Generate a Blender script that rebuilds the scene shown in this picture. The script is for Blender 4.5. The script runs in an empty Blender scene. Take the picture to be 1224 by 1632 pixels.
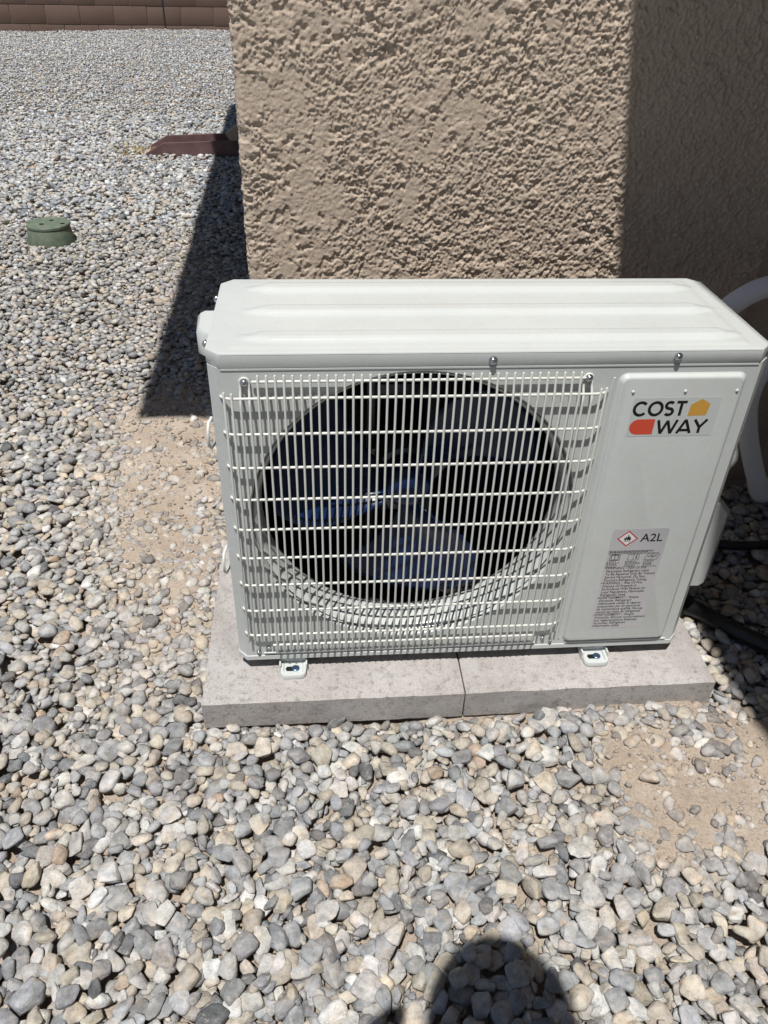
import bpy, bmesh, math, random
import numpy as np
from mathutils import Vector, Matrix

scene = bpy.context.scene
COL = scene.collection
rng = np.random.default_rng(7)
random.seed(7)

# ------------------------------------------------------------------ camera
F_PX = 1256.74
CAM = Vector((0.1345, -0.8811, 0.9274))
RIGHT = Vector((0.99655, -0.0789, 0.0258))
FWD = Vector((0.0789, 0.8043, -0.5889)).normalized()
UP = RIGHT.cross(FWD).normalized()
RIGHT = FWD.cross(UP).normalized()
cam_data = bpy.data.cameras.new('camera')
cam = bpy.data.objects.new('camera', cam_data)
COL.objects.link(cam)
m = Matrix((RIGHT, UP, -FWD)).transposed().to_4x4()
m.translation = CAM
cam.matrix_world = m
cam_data.sensor_fit = 'VERTICAL'
cam_data.sensor_height = 36.0
cam_data.lens = F_PX * 36.0 / 1632.0
cam_data.clip_start = 0.02
cam_data.clip_end = 500
scene.camera = cam

# ------------------------------------------------------------------ light
SX, SY = 0.14, 0.33                      # travel of the light per metre of fall
LIGHT = Vector((SX, SY, -1.0)).normalized()
ELEV = math.asin(-LIGHT.z)
world = bpy.data.worlds.new('World')
scene.world = world
world.use_nodes = True
wn = world.node_tree
bg = wn.nodes['Background']
sky = wn.nodes.new('ShaderNodeTexSky')
sky.sky_type = 'NISHITA'
sky.sun_disc = False
sky.sun_elevation = ELEV
sky.sun_rotation = math.atan2(-SX, -SY)
sky.altitude = 600
sky.dust_density = 0.6
wn.links.new(sky.outputs['Color'], bg.inputs['Color'])
bg.inputs['Strength'].default_value = 0.05
sd = bpy.data.lights.new('sun', 'SUN')
sd.energy = 5.0
sd.angle = math.radians(0.53)
sd.color = (1.0, 0.972, 0.935)
sun = bpy.data.objects.new('sun', sd)
COL.objects.link(sun)
sun.rotation_euler = LIGHT.to_track_quat('-Z', 'Y').to_euler()
sun.location = (-2, -4, 12)
scene.view_settings.view_transform = 'Standard'
scene.view_settings.look = 'None'
scene.view_settings.gamma = 1.0
scene.view_settings.use_curve_mapping = False
scene.view_settings.exposure = 0.10
scene.cycles.max_bounces = 8

# ------------------------------------------------------------------ helpers
class MB:
    """collects vertices and faces; build() links them as ONE mesh object"""
    def __init__(self): self.v = []; self.f = []
    def add(self, vs, fs):
        o = len(self.v); self.v += [tuple(p) for p in vs]
        self.f += [tuple(i + o for i in q) for q in fs]
    def box(self, a, b, bev=0.0):
        x0, y0, z0 = a; x1, y1, z1 = b
        if bev <= 0:
            self.add([(x0,y0,z0),(x1,y0,z0),(x1,y1,z0),(x0,y1,z0),(x0,y0,z1),(x1,y0,z1),(x1,y1,z1),(x0,y1,z1)],
                     [(0,3,2,1),(4,5,6,7),(0,1,5,4),(1,2,6,5),(2,3,7,6),(3,0,4,7)])
            return
        bm = bmesh.new(); bmesh.ops.create_cube(bm, size=1)
        for v in bm.verts: v.co = Vector(((x0+x1)/2+v.co.x*(x1-x0), (y0+y1)/2+v.co.y*(y1-y0), (z0+z1)/2+v.co.z*(z1-z0)))
        bmesh.ops.bevel(bm, geom=bm.edges[:], offset=bev, segments=2, affect='EDGES', profile=.5)
        self.bm(bm)
    def bm(self, bm, mat=None):
        bm.verts.index_update()
        self.add([(mat @ v.co if mat else v.co) for v in bm.verts], [[v.index for v in f.verts] for f in bm.faces])
        bm.free()
    def loops(self, loops, cap0=False, cap1=False, closed=True):
        n = len(loops[0]); o = len(self.v)
        for l in loops: self.v += [tuple(p) for p in l]
        for k in range(len(loops)-1):
            for i in range(n if closed else n-1):
                j = (i+1) % n
                self.f.append((o+k*n+i, o+k*n+j, o+(k+1)*n+j, o+(k+1)*n+i))
        if cap0: self.f.append(tuple(o+i for i in reversed(range(n))))
        if cap1: self.f.append(tuple(o+(len(loops)-1)*n+i for i in range(n)))
    def tube(self, pts, r, n=8, cap=True, radii=None):
        pts = [Vector(p) for p in pts]; ls = []
        t0 = (pts[1]-pts[0]).normalized()
        ref = Vector((0,0,1)) if abs(t0.z) < .9 else Vector((1,0,0))
        u = t0.cross(ref).normalized()
        for i, p in enumerate(pts):
            t = ((pts[i+1] if i+1 < len(pts) else p) - (pts[i-1] if i else p)).normalized()
            u = (u - t*u.dot(t)).normalized(); w = t.cross(u)
            rr = radii[i] if radii else r
            ls.append([p + (u*math.cos(a)+w*math.sin(a))*rr for a in [2*math.pi*k/n for k in range(n)]])
        self.loops(ls, cap, cap)
    def build(self, name, mat, parent=None, smooth=False, angle=None, recalc=True):
        me = bpy.data.meshes.new(name)
        me.from_pydata(self.v, [], self.f); me.update()
        if recalc:
            bm = bmesh.new(); bm.from_mesh(me); bmesh.ops.recalc_face_normals(bm, faces=bm.faces); bm.to_mesh(me); bm.free()
        if smooth:
            me.polygons.foreach_set('use_smooth', [True]*len(me.polygons))
            if angle: me.set_sharp_from_angle(angle=math.radians(angle))
        return link(name, me, mat, parent)

def link(name, me, mat, parent=None):
    if mat is not None and not me.materials: me.materials.append(mat)
    o = bpy.data.objects.new(name, me); COL.objects.link(o)
    if parent is not None: o.parent = parent
    return o

def tag(o, label=None, cat=None, group=None, kind=None):
    if label: o['label'] = label
    if cat: o['category'] = cat
    if group: o['group'] = group
    if kind: o['kind'] = kind
    return o

def empty(name, loc, rz=0.0):
    o = bpy.data.objects.new(name, None); COL.objects.link(o)
    o.location = loc; o.rotation_euler = (0, 0, rz); o.empty_display_size = .1
    return o

def circle(cx, cz, r, n, y=0.0, a0=0.0):
    return [(cx+r*math.cos(a0+2*math.pi*i/n), y, cz+r*math.sin(a0+2*math.pi*i/n)) for i in range(n)]

def rrect(x0, x1, z0, z1, r, y, seg=5):
    out = []
    for cx, cz, a in ((x1-r, z1-r, 0), (x0+r, z1-r, 90), (x0+r, z0+r, 180), (x1-r, z0+r, 270)):
        for k in range(seg+1):
            t = math.radians(a+90*k/seg); out.append((cx+r*math.cos(t), y, cz+r*math.sin(t)))
    return out

def smoothstep(a, b, x):
    t = np.clip((x-a)/(b-a), 0, 1); return t*t*(3-2*t)

def noise2(shape, sig, seed):
    """smooth gaussian noise of unit variance; sig in cells"""
    r = np.random.default_rng(seed).standard_normal(shape)
    fy = np.fft.fftfreq(shape[0])[:, None]; fx = np.fft.rfftfreq(shape[1])[None]
    g = np.exp(-2*(math.pi*sig)**2*(fx**2+fy**2))
    n = np.fft.irfft2(np.fft.rfft2(r)*g, s=shape)
    return (n-n.mean())/n.std()

def np_mesh(name, verts, faces, smooth=True):
    me = bpy.data.meshes.new(name)
    nv, nf, k = len(verts), len(faces), faces.shape[1]
    me.vertices.add(nv); me.vertices.foreach_set('co', np.ascontiguousarray(verts, np.float32).ravel())
    me.loops.add(nf*k); me.loops.foreach_set('vertex_index', np.ascontiguousarray(faces, np.int32).ravel())
    me.polygons.add(nf); me.polygons.foreach_set('loop_start', np.arange(0, nf*k, k, dtype=np.int32))
    me.update(calc_edges=True); me.validate()
    if smooth: me.polygons.foreach_set('use_smooth', np.ones(nf, bool))
    return me

def grid_faces(ny, nx):
    i = np.arange(ny-1)[:, None]*nx + np.arange(nx-1)[None]
    return np.stack([i, i+1, i+nx+1, i+nx], -1).reshape(-1, 4)

# ------------------------------------------------------------------ materials
def mat(name, color=(.5,.5,.5), rough=.5, metal=0.0, spec=.5, coat=0.0):
    mt = bpy.data.materials.new(name); mt.use_nodes = True
    b = mt.node_tree.nodes['Principled BSDF']
    b.inputs['Base Color'].default_value = (*color, 1); b.inputs['Roughness'].default_value = rough
    b.inputs['Metallic'].default_value = metal; b.inputs['Specular IOR Level'].default_value = spec
    b.inputs['Coat Weight'].default_value = coat
    return mt
def nd(mt, t, **kw):
    n = mt.node_tree.nodes.new(t)
    for k, v in kw.items():
        if hasattr(n, k): setattr(n, k, v)
        else: n.inputs[k.replace('_', ' ')].default_value = v
    return n
def ln(mt, a, b): mt.node_tree.links.new(a, b)
def bsdf(mt): return mt.node_tree.nodes['Principled BSDF']
def pos(mt):
    return nd(mt, 'ShaderNodeNewGeometry').outputs['Position']
def noise(mt, vec, scale, detail=4, rough=.55):
    n = nd(mt, 'ShaderNodeTexNoise'); ln(mt, vec, n.inputs['Vector'])
    n.inputs['Scale'].default_value = scale; n.inputs['Detail'].default_value = detail; n.inputs['Roughness'].default_value = rough
    return n.outputs['Fac']
def ramp(mt, fac, stops):
    r = nd(mt, 'ShaderNodeValToRGB'); ln(mt, fac, r.inputs['Fac'])
    while len(r.color_ramp.elements) < len(stops): r.color_ramp.elements.new(.5)
    for e, (p, c) in zip(r.color_ramp.elements, stops):
        e.position = p; e.color = (*c, 1) if len(c) == 3 else c
    return r.outputs['Color']
def mix(mt, fac, a, b, mode='MIX'):
    n = nd(mt, 'ShaderNodeMix', data_type='RGBA', blend_type=mode)
    for s, v in ((n.inputs[0], fac), (n.inputs[6], a), (n.inputs[7], b)):
        if hasattr(v, 'is_linked') or hasattr(v, 'links'): ln(mt, v, s)
        else: s.default_value = v if not isinstance(v, tuple) else (*v, 1)[:4]
    return n.outputs[2]
def bump(mt, h, strength, dist, nrm=None):
    b = nd(mt, 'ShaderNodeBump'); ln(mt, h, b.inputs['Height'])
    b.inputs['Strength'].default_value = strength; b.inputs['Distance'].default_value = dist
    if nrm is not None: ln(mt, nrm, b.inputs['Normal'])
    return b.outputs['Normal']
def setc(mt, c): ln(mt, c, bsdf(mt).inputs['Base Color'])
def setn(mt, n): ln(mt, n, bsdf(mt).inputs['Normal'])

def g3(v): return (v, v, v)

# powder-coated sheet metal
M_PAINT = mat('powder_coat', (.58, .60, .575), .33, spec=.5)
_p = pos(M_PAINT)
_d = noise(M_PAINT, _p, 9, 5)
setc(M_PAINT, mix(M_PAINT, .5, (.515, .54, .525), ramp(M_PAINT, _d, [(.3, (.48, .50, .485)), (.7, (.535, .56, .545))])))
_du = ramp(M_PAINT, noise(M_PAINT, _p, 60, 7, .75), [(.5, g3(0)), (.72, g3(.28))])
setc(M_PAINT, mix(M_PAINT, _du, bsdf(M_PAINT).inputs['Base Color'].links[0].from_socket, (.47, .45, .41)))
_r = nd(M_PAINT, 'ShaderNodeMapRange'); ln(M_PAINT, noise(M_PAINT, _p, 25, 4), _r.inputs[0]); _r.inputs[3].default_value = .22; _r.inputs[4].default_value = .32
ln(M_PAINT, _r.outputs[0], bsdf(M_PAINT).inputs['Roughness'])
setn(M_PAINT, bump(M_PAINT, noise(M_PAINT, _p, 700, 2), .06, .0006))
M_WIRE = mat('white_coated_wire', (.60, .605, .57), .35)
M_STEEL = mat('zinc_screw', (.55, .57, .6), .25, 1.0)
M_BOLT = mat('blue_zinc_bolt', (.10, .16, .26), .35, .8)
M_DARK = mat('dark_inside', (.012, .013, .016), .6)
M_COIL = mat('blue_coil_fin', (.02, .035, .12), .45)
M_BLADE = mat('blue_fan_plastic', (.005, .018, .066), .25, spec=.35)
M_MOTOR = mat('motor_bracket_steel', (.12, .13, .15), .4, .6)
M_BLACK = mat('black_print', (.008, .008, .009), .45)
M_ORANGE = mat('gold_print', (.56, .31, .055), .45)
M_RED = mat('red_print', (.60, .075, .04), .45)
M_STICK = mat('clear_sticker', (.525, .548, .533), .28)
M_LABEL = mat('silver_label', (.55, .55, .575), .28, .3)
M_LRED = mat('hazard_red', (.45, .03, .04), .45)
M_LWHITE = mat('hazard_white', (.7, .7, .69), .45)
M_HOSE = mat('white_pipe_insulation', (.80, .80, .83), .6)
setn(M_HOSE, bump(M_HOSE, noise(M_HOSE, pos(M_HOSE), 90, 4), .25, .002))
M_RUB = mat('black_rubber', (.012, .012, .013), .45)
M_GREEN = mat('green_plastic', (.085, .135, .095), .6)
_p = pos(M_GREEN)
setc(M_GREEN, mix(M_GREEN, ramp(M_GREEN, noise(M_GREEN, _p, 40, 5), [(.38, g3(.1)), (.70, g3(.75))]), (.085, .130, .092), (.20, .205, .15)))
M_SPLASH = mat('brown_plastic', (.115, .062, .058), .7)
_p = pos(M_SPLASH)
setc(M_SPLASH, ramp(M_SPLASH, noise(M_SPLASH, _p, 14, 5), [(.3, (.10, .052, .05)), (.7, (.17, .105, .098))]))
M_TAN = mat('tan_painted_metal', (.36, .29, .22), .55)
M_ROOF = mat('eave_paint', (.20, .15, .11), .7)

# stucco
M_STUCCO = mat('stucco', (.45, .36, .27), .95, spec=.15)
_p = pos(M_STUCCO)
_c = mix(M_STUCCO, noise(M_STUCCO, _p, 6, 5), (.50, .40, .315), (.57, .47, .38))
_c = mix(M_STUCCO, ramp(M_STUCCO, noise(M_STUCCO, _p, 420, 3), [(.42, g3(0)), (.66, g3(.6))]), _c, (.72, .61, .49))
setc(M_STUCCO, _c)
setn(M_STUCCO, bump(M_STUCCO, noise(M_STUCCO, _p, 620, 4, .72), .85, .0026))

# coarse stucco for walls out of view
M_STUCCO2 = mat('stucco_plain', (.46, .37, .28), .95, spec=.15)
_p = pos(M_STUCCO2)
setn(M_STUCCO2, bump(M_STUCCO2, noise(M_STUCCO2, _p, 90, 6, .65), .9, .006))

# concrete paver
M_PAVER = mat('concrete', (.42, .39, .37), .9, spec=.2)
_p = pos(M_PAVER)
_c = ramp(M_PAVER, noise(M_PAVER, _p, 6, 8, .68), [(.30, (.29, .268, .255)), (.5, (.415, .385, .365)), (.70, (.49, .465, .445))])
_c = mix(M_PAVER, ramp(M_PAVER, noise(M_PAVER, _p, 95, 7, .75), [(.36, g3(.8)), (.47, g3(0))]), _c, (.20, .19, .18))
_c = mix(M_PAVER, ramp(M_PAVER, noise(M_PAVER, _p, 420, 4, .7), [(.33, g3(.7)), (.55, g3(0))]), _c, (.23, .22, .21))
_c = mix(M_PAVER, ramp(M_PAVER, noise(M_PAVER, _p, 28, 3, .5), [(.70, g3(0)), (.74, g3(.5))]), _c, (.24, .225, .22))
_c = mix(M_PAVER, ramp(M_PAVER, noise(M_PAVER, _p, 15, 6, .7), [(.55, g3(0)), (.70, g3(.55))]), _c, (.48, .47, .455))
setc(M_PAVER, _c)
_b = bump(M_PAVER, noise(M_PAVER, _p, 60, 6, .65), .25, .004)
setn(M_PAVER, bump(M_PAVER, noise(M_PAVER, _p, 330, 6, .75), .6, .0022, _b))

# block wall
M_BLOCK = mat('brown_concrete_block', (.13, .082, .062), .9, spec=.2)
_oi = nd(M_BLOCK, 'ShaderNodeObjectInfo'); _p = pos(M_BLOCK)
_c = ramp(M_BLOCK, _oi.outputs['Random'], [(0, (.125, .083, .066)), (1, (.155, .104, .084))])
_c = mix(M_BLOCK, ramp(M_BLOCK, noise(M_BLOCK, _p, 3, 6), [(.35, g3(0)), (.7, g3(.4))]), _c, (.19, .135, .112))
setc(M_BLOCK, _c); setn(M_BLOCK, bump(M_BLOCK, noise(M_BLOCK, _p, 120, 5), .4, .004))
M_MORTAR = mat('mortar', (.20, .15, .125), .95, spec=.1)

# soil and stones
SAND = (.48, .385, .30)
M_SOIL = mat('sandy_ground', SAND, .95, spec=.1)
_p = pos(M_SOIL)
_c = ramp(M_SOIL, noise(M_SOIL, _p, 12, 8, .65), [(.3, (.42, .34, .265)), (.55, (.52, .435, .35)), (.75, (.60, .52, .44))])
_c = mix(M_SOIL, ramp(M_SOIL, noise(M_SOIL, _p, 260, 4, .7), [(.36, g3(.55)), (.5, g3(0))]), _c, (.27, .205, .155))
_c = mix(M_SOIL, ramp(M_SOIL, noise(M_SOIL, _p, 150, 3, .6), [(.58, g3(0)), (.68, g3(.6))]), _c, (.52, .46, .39))
# far from the house the sheet itself carries the pebble pattern
_v = nd(M_SOIL, 'ShaderNodeTexVoronoi'); ln(M_SOIL, _p, _v.inputs['Vector']); _v.inputs['Scale'].default_value = 34
_g = ramp(M_SOIL, _v.outputs['Color'], [(0, (.10, .105, .11)), (.45, (.27, .275, .28)), (.75, (.36, .34, .30)), (1, (.5, .5, .48))])
_g = mix(M_SOIL, ramp(M_SOIL, _v.outputs['Distance'], [(.45, g3(0)), (.75, g3(.75))]), _g, (.12, .1, .085))
_at = nd(M_SOIL, 'ShaderNodeAttribute', attribute_name='pebbled')
setc(M_SOIL, mix(M_SOIL, _at.outputs['Fac'], _c, _g))
_b1 = bump(M_SOIL, noise(M_SOIL, _p, 190, 6, .7), .7, .004)
setn(M_SOIL, bump(M_SOIL, noise(M_SOIL, _p, 70, 7, .75), .8, .010, _b1))

def stone_mat(name, shared):
    mt = mat(name, g3(.3), .72, spec=.28)
    p = pos(mt)
    if shared:
        src = nd(mt, 'ShaderNodeObjectInfo').outputs['Color']
    else:
        src = nd(mt, 'ShaderNodeAttribute', attribute_name='tone').outputs['Color']
    c = mix(mt, .85, src, ramp(mt, noise(mt, p, 75, 6, .65), [(.30, g3(.48)), (.47, g3(.90)), (.56, g3(1.08)), (.72, g3(1.42))]), 'MULTIPLY')
    tan = ramp(mt, noise(mt, p, 42, 6, .7), [(.50, g3(0)), (.66, g3(.55))])
    c = mix(mt, tan, c, mix(mt, 1.0, c, (1.22, 1.0, .76), 'MULTIPLY'))
    # pale chalky crust and veins
    crust = ramp(mt, noise(mt, p, 48, 7, .72), [(.545, g3(0)), (.66, g3(.6))])
    c = mix(mt, crust, c, (.50, .475, .43))
    vein = nd(mt, 'ShaderNodeTexNoise'); ln(mt, p, vein.inputs['Vector']); vein.inputs['Scale'].default_value = 32; vein.inputs['Detail'].default_value = 3; vein.inputs['Distortion'].default_value = 1.4
    c = mix(mt, ramp(mt, vein.outputs['Fac'], [(.491, g3(0)), (.5, g3(.22)), (.509, g3(0))]), c, (.52, .51, .50))
    spk = ramp(mt, noise(mt, p, 520, 3, .6), [(.33, g3(.45)), (.45, g3(0))])
    c = mix(mt, spk, c, mix(mt, .6, c, (.05, .05, .05)))
    setc(mt, c)
    b = bump(mt, noise(mt, p, 120, 6, .7), .6, .006)
    setn(mt, bump(mt, noise(mt, p, 520, 3, .6), .25, .001, b))
    return mt
M_STONE = stone_mat('pebble_stone', False)
M_STONE1 = stone_mat('pebble_stone_single', True)

# ------------------------------------------------------------------ ground sheet
GZ = -0.067                                   # top of the gravel near the unit
BASE = -.082                                 # soil under it
_nm1 = noise2((512, 512), 9, 41); _nm2 = noise2((512, 512), 3, 42)
def sand_mask(x, y):
    x = np.asarray(x, float); y = np.asarray(y, float)
    q = (np.floor(y/.006).astype(int) % 512, np.floor(x/.006).astype(int) % 512)
    wob = _nm1[q]*.020 + _nm2[q]*.008
    x = x + wob; y = y - wob*.8
    a = np.exp(-(((x-.665)/.165)**2 + ((y+.255)/.118)**2)**1.3)
    a = np.maximum(a, .9*np.exp(-(((x-.80)/.12)**2 + ((y+.19)/.11)**2)**1.5))
    xc = -.20 - .10*(y-.55)
    a = np.maximum(a, 1.0*np.exp(-(((x-xc)/.175)**2 + ((y-.68)/.50)**2)**1.1))
    a = np.maximum(a, .62*np.exp(-(((x+.15)/.13)**2 + ((y-.28)/.34)**2)**1.2))
    a = np.maximum(a, .50*np.exp(-(((x+.33)/.16)**2 + ((y-1.9)/.7)**2)))
    a = np.maximum(a, .6*np.exp(-(((x+.85)/.18)**2 + ((y-3.85)/.25)**2)))
    return a
def seq(parts):
    out = []
    for a, b, s in parts: out += list(np.arange(a, b-1e-6, s))
    return np.array(out + [parts[-1][1]])
gx = seq([(-60,-8,4), (-8,-3,.5), (-3,-1.0,.1), (-1.0,1.35,.0125), (1.35,3,.15), (3,8,.5), (8,60,4)])
gy = seq([(-60,-6,4), (-6,-1.4,.3), (-1.4,-.7,.05), (-.7,1.9,.0125), (1.9,4,.06), (4,14,.35), (14,60,4)])
GX, GY = np.meshgrid(gx, gy)
_n1 = noise2((400, 400), 9, 11); _n2 = noise2((400, 400), 2.2, 12); _n3 = noise2((400, 400), .9, 13)
def samp(n, x, y, cell): 
    return n[(np.floor(y/cell).astype(int)) % 400, (np.floor(x/cell).astype(int)) % 400]
def ground_h(x, y):
    x = np.asarray(x, float); y = np.asarray(y, float)
    s = sand_mask(x, y)
    h = BASE + .027*s + .004*samp(_n1, x, y, .0125) + (.0018+.0016*s)*samp(_n2, x, y, .0125) + .0011*samp(_n3, x, y, .0125)
    h = h - .045*smoothstep(7.0, 10.5, y) + .022*smoothstep(8.4, 11.0, y)*np.sin(x*1.5+3.6)       # banked up against the far wall
    return h
gz = ground_h(GX, GY)
gme = np_mesh('ground', np.stack([GX, GY, gz], -1).reshape(-1, 3), grid_faces(len(gy), len(gx)))
inview = ((GX > -.72-.40*(GY+.5)) & (GX < np.minimum(.95+.45*(GY+.5), 1.25)) & (GY < 2.55) & (GY > -.74)) | ((GX < .2) & (GX > -.39*GY-1.1) & (GY > 2.4) & (GY < 12.6))
at = gme.attributes.new('pebbled', 'FLOAT', 'POINT')
at.data.foreach_set('value', np.where(inview, 0.0, 1.0).ravel().astype(np.float32))
ground = link('ground', gme, M_SOIL)
tag(ground, kind='structure')

# ------------------------------------------------------------------ house (stucco)
HOUSE_YAW = math.radians(1.8)
HX, HY = 0.0165, 0.552
house = empty('house', (HX, HY, GZ), HOUSE_YAW)
tag(house, 'tan stucco house corner rising behind the air conditioner', 'house')
# front wall: relief of thrown and troweled stucco, wrapped round the left corner
du = .0019
RC = .010
u = np.arange(-.06, .99, du); zz = np.arange(-.04, .975, du)
def wrap(uu):
    arc = RC*math.pi/2
    x = np.where(uu >= arc, uu-arc+RC, np.where(uu <= 0, 0, RC-RC*np.cos(np.clip(uu, 0, arc)/RC)))
    y = np.where(uu >= arc, 0, np.where(uu <= 0, RC-uu, RC-RC*np.sin(np.clip(uu, 0, arc)/RC)))
    a = np.clip(uu, 0, arc)/RC
    return x, y, -np.cos(a), -np.sin(a)
sh = (len(zz), len(u))
def terrace(n, lo, hi): return smoothstep(lo, hi, n)
A = noise2(sh, 3.1, 21)*.80 + noise2(sh, 1.6, 23)*.45 + noise2(sh, 30, 24)*.45 + noise2(sh, .9, 33)*.22
B = noise2(sh, 6.4, 22)*.75 + noise2(sh, 2.0, 34)*.45 + noise2(sh, 30, 35)*.3
T1 = terrace(A, -1.08, -.90)                                  # torn pits between the thrown lumps
T2 = terrace(B, .62, .76)                                     # plates smeared by the trowel, with a ledge below
trowel = smoothstep(.45, 1.1, noise2(sh, 14, 25)*.8 + noise2(sh, 4.6, 29)*.5)
grain = noise2(sh, .45, 26)*.80 + noise2(sh, .85, 27)*.75
h = .0026*T1 + .0016*T2 + (.00100*np.clip(grain, -1.5, 2.4) + .00025*noise2(sh, 3.6, 30))*(1-.6*trowel)
# the wrap is sampled without repeating at the edges of the noise tile
X, Y, NX, NY = wrap(u)
VX = X[None] + NX[None]*h; VY = Y[None] + NY[None]*h
verts = np.stack([VX, VY, np.broadcast_to(zz[:, None]-GZ-.067, sh)], -1).reshape(-1, 3)
wme = np_mesh('wall', verts, grid_faces(*sh), smooth=False)
link('wall', wme, M_STUCCO, house)
ztop = zz[-1]
mb = MB(); mb.box((.0, -.0005, ztop), (1.13, .22, 2.38)); mb.box((.985-RC, -.0008, -.05), (1.1298, .01, ztop-.0005)); mb.build('upper_wall', M_STUCCO2, house)
mb = MB(); mb.box((.012, .0125, -.1), (1.13, .22, ztop-.001)); mb.build('lower_wall', M_STUCCO2, house)
mb = MB(); mb.box((.0015, .049, -.1), (.0118, 3.62, 2.38)); mb.build('side_wall', M_STUCCO2, house)
mb = MB(); mb.box((1.13, -3.4, -.1), (1.35, .22, 2.38)); mb.build('wing_wall', M_STUCCO2, house)
# roof: eave edges stand where their shadows fall in the photograph
ZE = 2.45
def to_house(px, py):
    c, s = math.cos(HOUSE_YAW), math.sin(HOUSE_YAW); dx, dy = px-HX, py-HY
    return (c*dx+s*dy, -s*dx+c*dy)
dz = ZE - GZ
eL = to_house(-.317-SX*dz, .889-SY*dz); eB = to_house(-.442-SX*dz, 5.363-SY*dz); eR = to_house(.802-SX*dz, .0-SY*dz)
z0 = ZE-GZ; th = .16
poly = [(eL[0], eL[1]), (eR[0], eL[1]), (eR[0], -3.6), (4.2, -3.6), (4.2, eB[1]), (eB[0], eB[1])]
mb = MB(); mb.loops([[(x, y, z0) for x, y in poly], [(x, y, z0+th) for x, y in poly]], True, True); mb.build('roof', M_ROOF, house)
# downspout on the left wall with its elbow
dv = 3.30
mb = MB(); mb.box((-.075, dv-.04, .17), (-.002, dv+.04, 2.40), .006); mb.build('downspout', M_TAN, house, True, 40)
mb = MB()
mb.loops([[(-.04, dv-.04, .19), (-.04, dv+.04, .19), (-.075, dv+.04, .13), (-.075, dv-.04, .13)],
          [(-.02, dv-.04, .225), (-.02, dv+.04, .225), (-.02, dv+.04, .165), (-.02, dv-.04, .165)]], True, True)
mb = MB()
pa = Vector((-.04, 0, .20)); pb = Vector((-.225, 0, .085)); dd = (pb-pa).normalized(); nn = Vector((-dd.z, 0, dd.x))
def ring(p, hw, hh): return [p+Vector((0, dv-hw, 0))+nn*hh, p+Vector((0, dv+hw, 0))+nn*hh, p+Vector((0, dv+hw, 0))-nn*hh, p+Vector((0, dv-hw, 0))-nn*hh]
mb.loops([ring(pa, .041, .036), ring(pb, .041, .036), ring(pb, .037, .032), ring(pa, .037, .032)], False, True); mb.build('downspout_elbow', M_TAN, house)

# ------------------------------------------------------------------ far block wall
wa = Vector((-3.623, 10.72)); wb = Vector((-.833, 11.065)); wd = (wb-wa).normalized()
wyaw = math.atan2(wd.y, wd.x)
BW, BH = .397, .197; PX, PZ = .404, .204
bwall = empty('block_wall', (wa.x, wa.y+.02, GZ-.10), wyaw)
tag(bwall, 'brown concrete block wall along the far edge of the gravel', 'wall')
mb = MB(); mb.box((-3.4, .008, -.2), (7.3, .19, 1.80)); mb.build('mortar', M_MORTAR, bwall)
mb = MB(); mb.box((0, 0, 0), (BW, .10, BH), .004)
blk = mb.build('concrete_block', M_BLOCK, bwall, True, 35); blk_me = blk.data
mb = MB(); mb.box((1.9545, .003, -.3), (1.9715, .0075, 1.8)); mb.build('movement_joint', M_DARK, bwall)
JOINT = 1.96                                           # vertical movement joint
mb = MB(); mb.box((0, 0, 0), (BW*.5-.005, .10, BH), .004); half_me = mb.build('concrete_block', M_BLOCK, bwall, True, 35)
half_o = half_me; half_me = half_me.data
first = True; firsth = True
for r in range(10):
    xs = []
    off = 0 if r % 2 else PX/2
    k = -8
    x = JOINT - .006
    for i in range(1, 14):                              # left of the joint
        xs.append((x - BW - (i-1)*PX - (off if off else 0), False))
    if off: xs.append((x - BW*.5 + .005, True))
    x = JOINT + .012
    if off: xs.append((x, True))
    for i in range(13): xs.append((x + off + i*PX, False))
    for bx, is_half in xs:
        if is_half:
            o = half_o if firsth else half_o.copy()
            if not firsth: COL.objects.link(o); o.parent = bwall
            firsth = False
        else:
            o = blk if first else blk.copy()
            if not first: COL.objects.link(o); o.parent = bwall
            first = False
        o.location = (bx, random.uniform(-.0025, .0025), -.285+r*PZ)

# ------------------------------------------------------------------ slab of two pavers
SLX, SLY, ZS = -.0554, -.0682, -.0219
PAV = .4055
def paver(x0, label, seed):
    bm = bmesh.new(); bmesh.ops.create_grid(bm, x_segments=40, y_segments=40, size=.5)
    ext = bmesh.ops.extrude_face_region(bm, geom=bm.faces[:])
    vs = [g for g in ext['geom'] if isinstance(g, bmesh.types.BMVert)]
    for v in vs: v.co.z -= 1
    rr = random.Random(seed)
    ph = [rr.uniform(0, 6.28) for _ in range(8)]
    for v in bm.verts:
        x, y, top = v.co.x, v.co.y, v.co.z > -.5
        X, Y = (x+.5)*PAV, (y+.5)*PAV
        e = min(X, PAV-X, Y, PAV-Y)
        Z = 0 if top else -.055
        if top: Z -= .0018*max(0, 1-e/.006) + .0006*math.sin(X*60+ph[0])*math.sin(Y*47+ph[1]) + rr.uniform(0, .0005)
        w = .0003*(math.sin(Y*60+ph[2])+math.sin(X*70+ph[3])) + rr.uniform(-.0005, .0005)
        if e < 1e-5:
            if X < 1e-5 : X += abs(w)*.7
            if PAV-X < 1e-5: X -= abs(w)*.7
            if Y < 1e-5: Y += abs(w)
        v.co = Vector((X, Y, Z))
    mb = MB(); mb.bm(bm)
    o = mb.build('concrete_paver', M_PAVER, None, True, 35)
    o.location = (x0, SLY, ZS)
    tag(o, label, 'paver', 'square pavers making the slab')
    return o
paver(SLX, 'left grey square paver under the fan side of the air conditioner', 3)
o = paver(SLX+PAV+.0022, 'right grey square paver with pitted corner under the labelled side of the air conditioner', 5)
o.location.y += .0015; o.location.z -= .001

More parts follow.
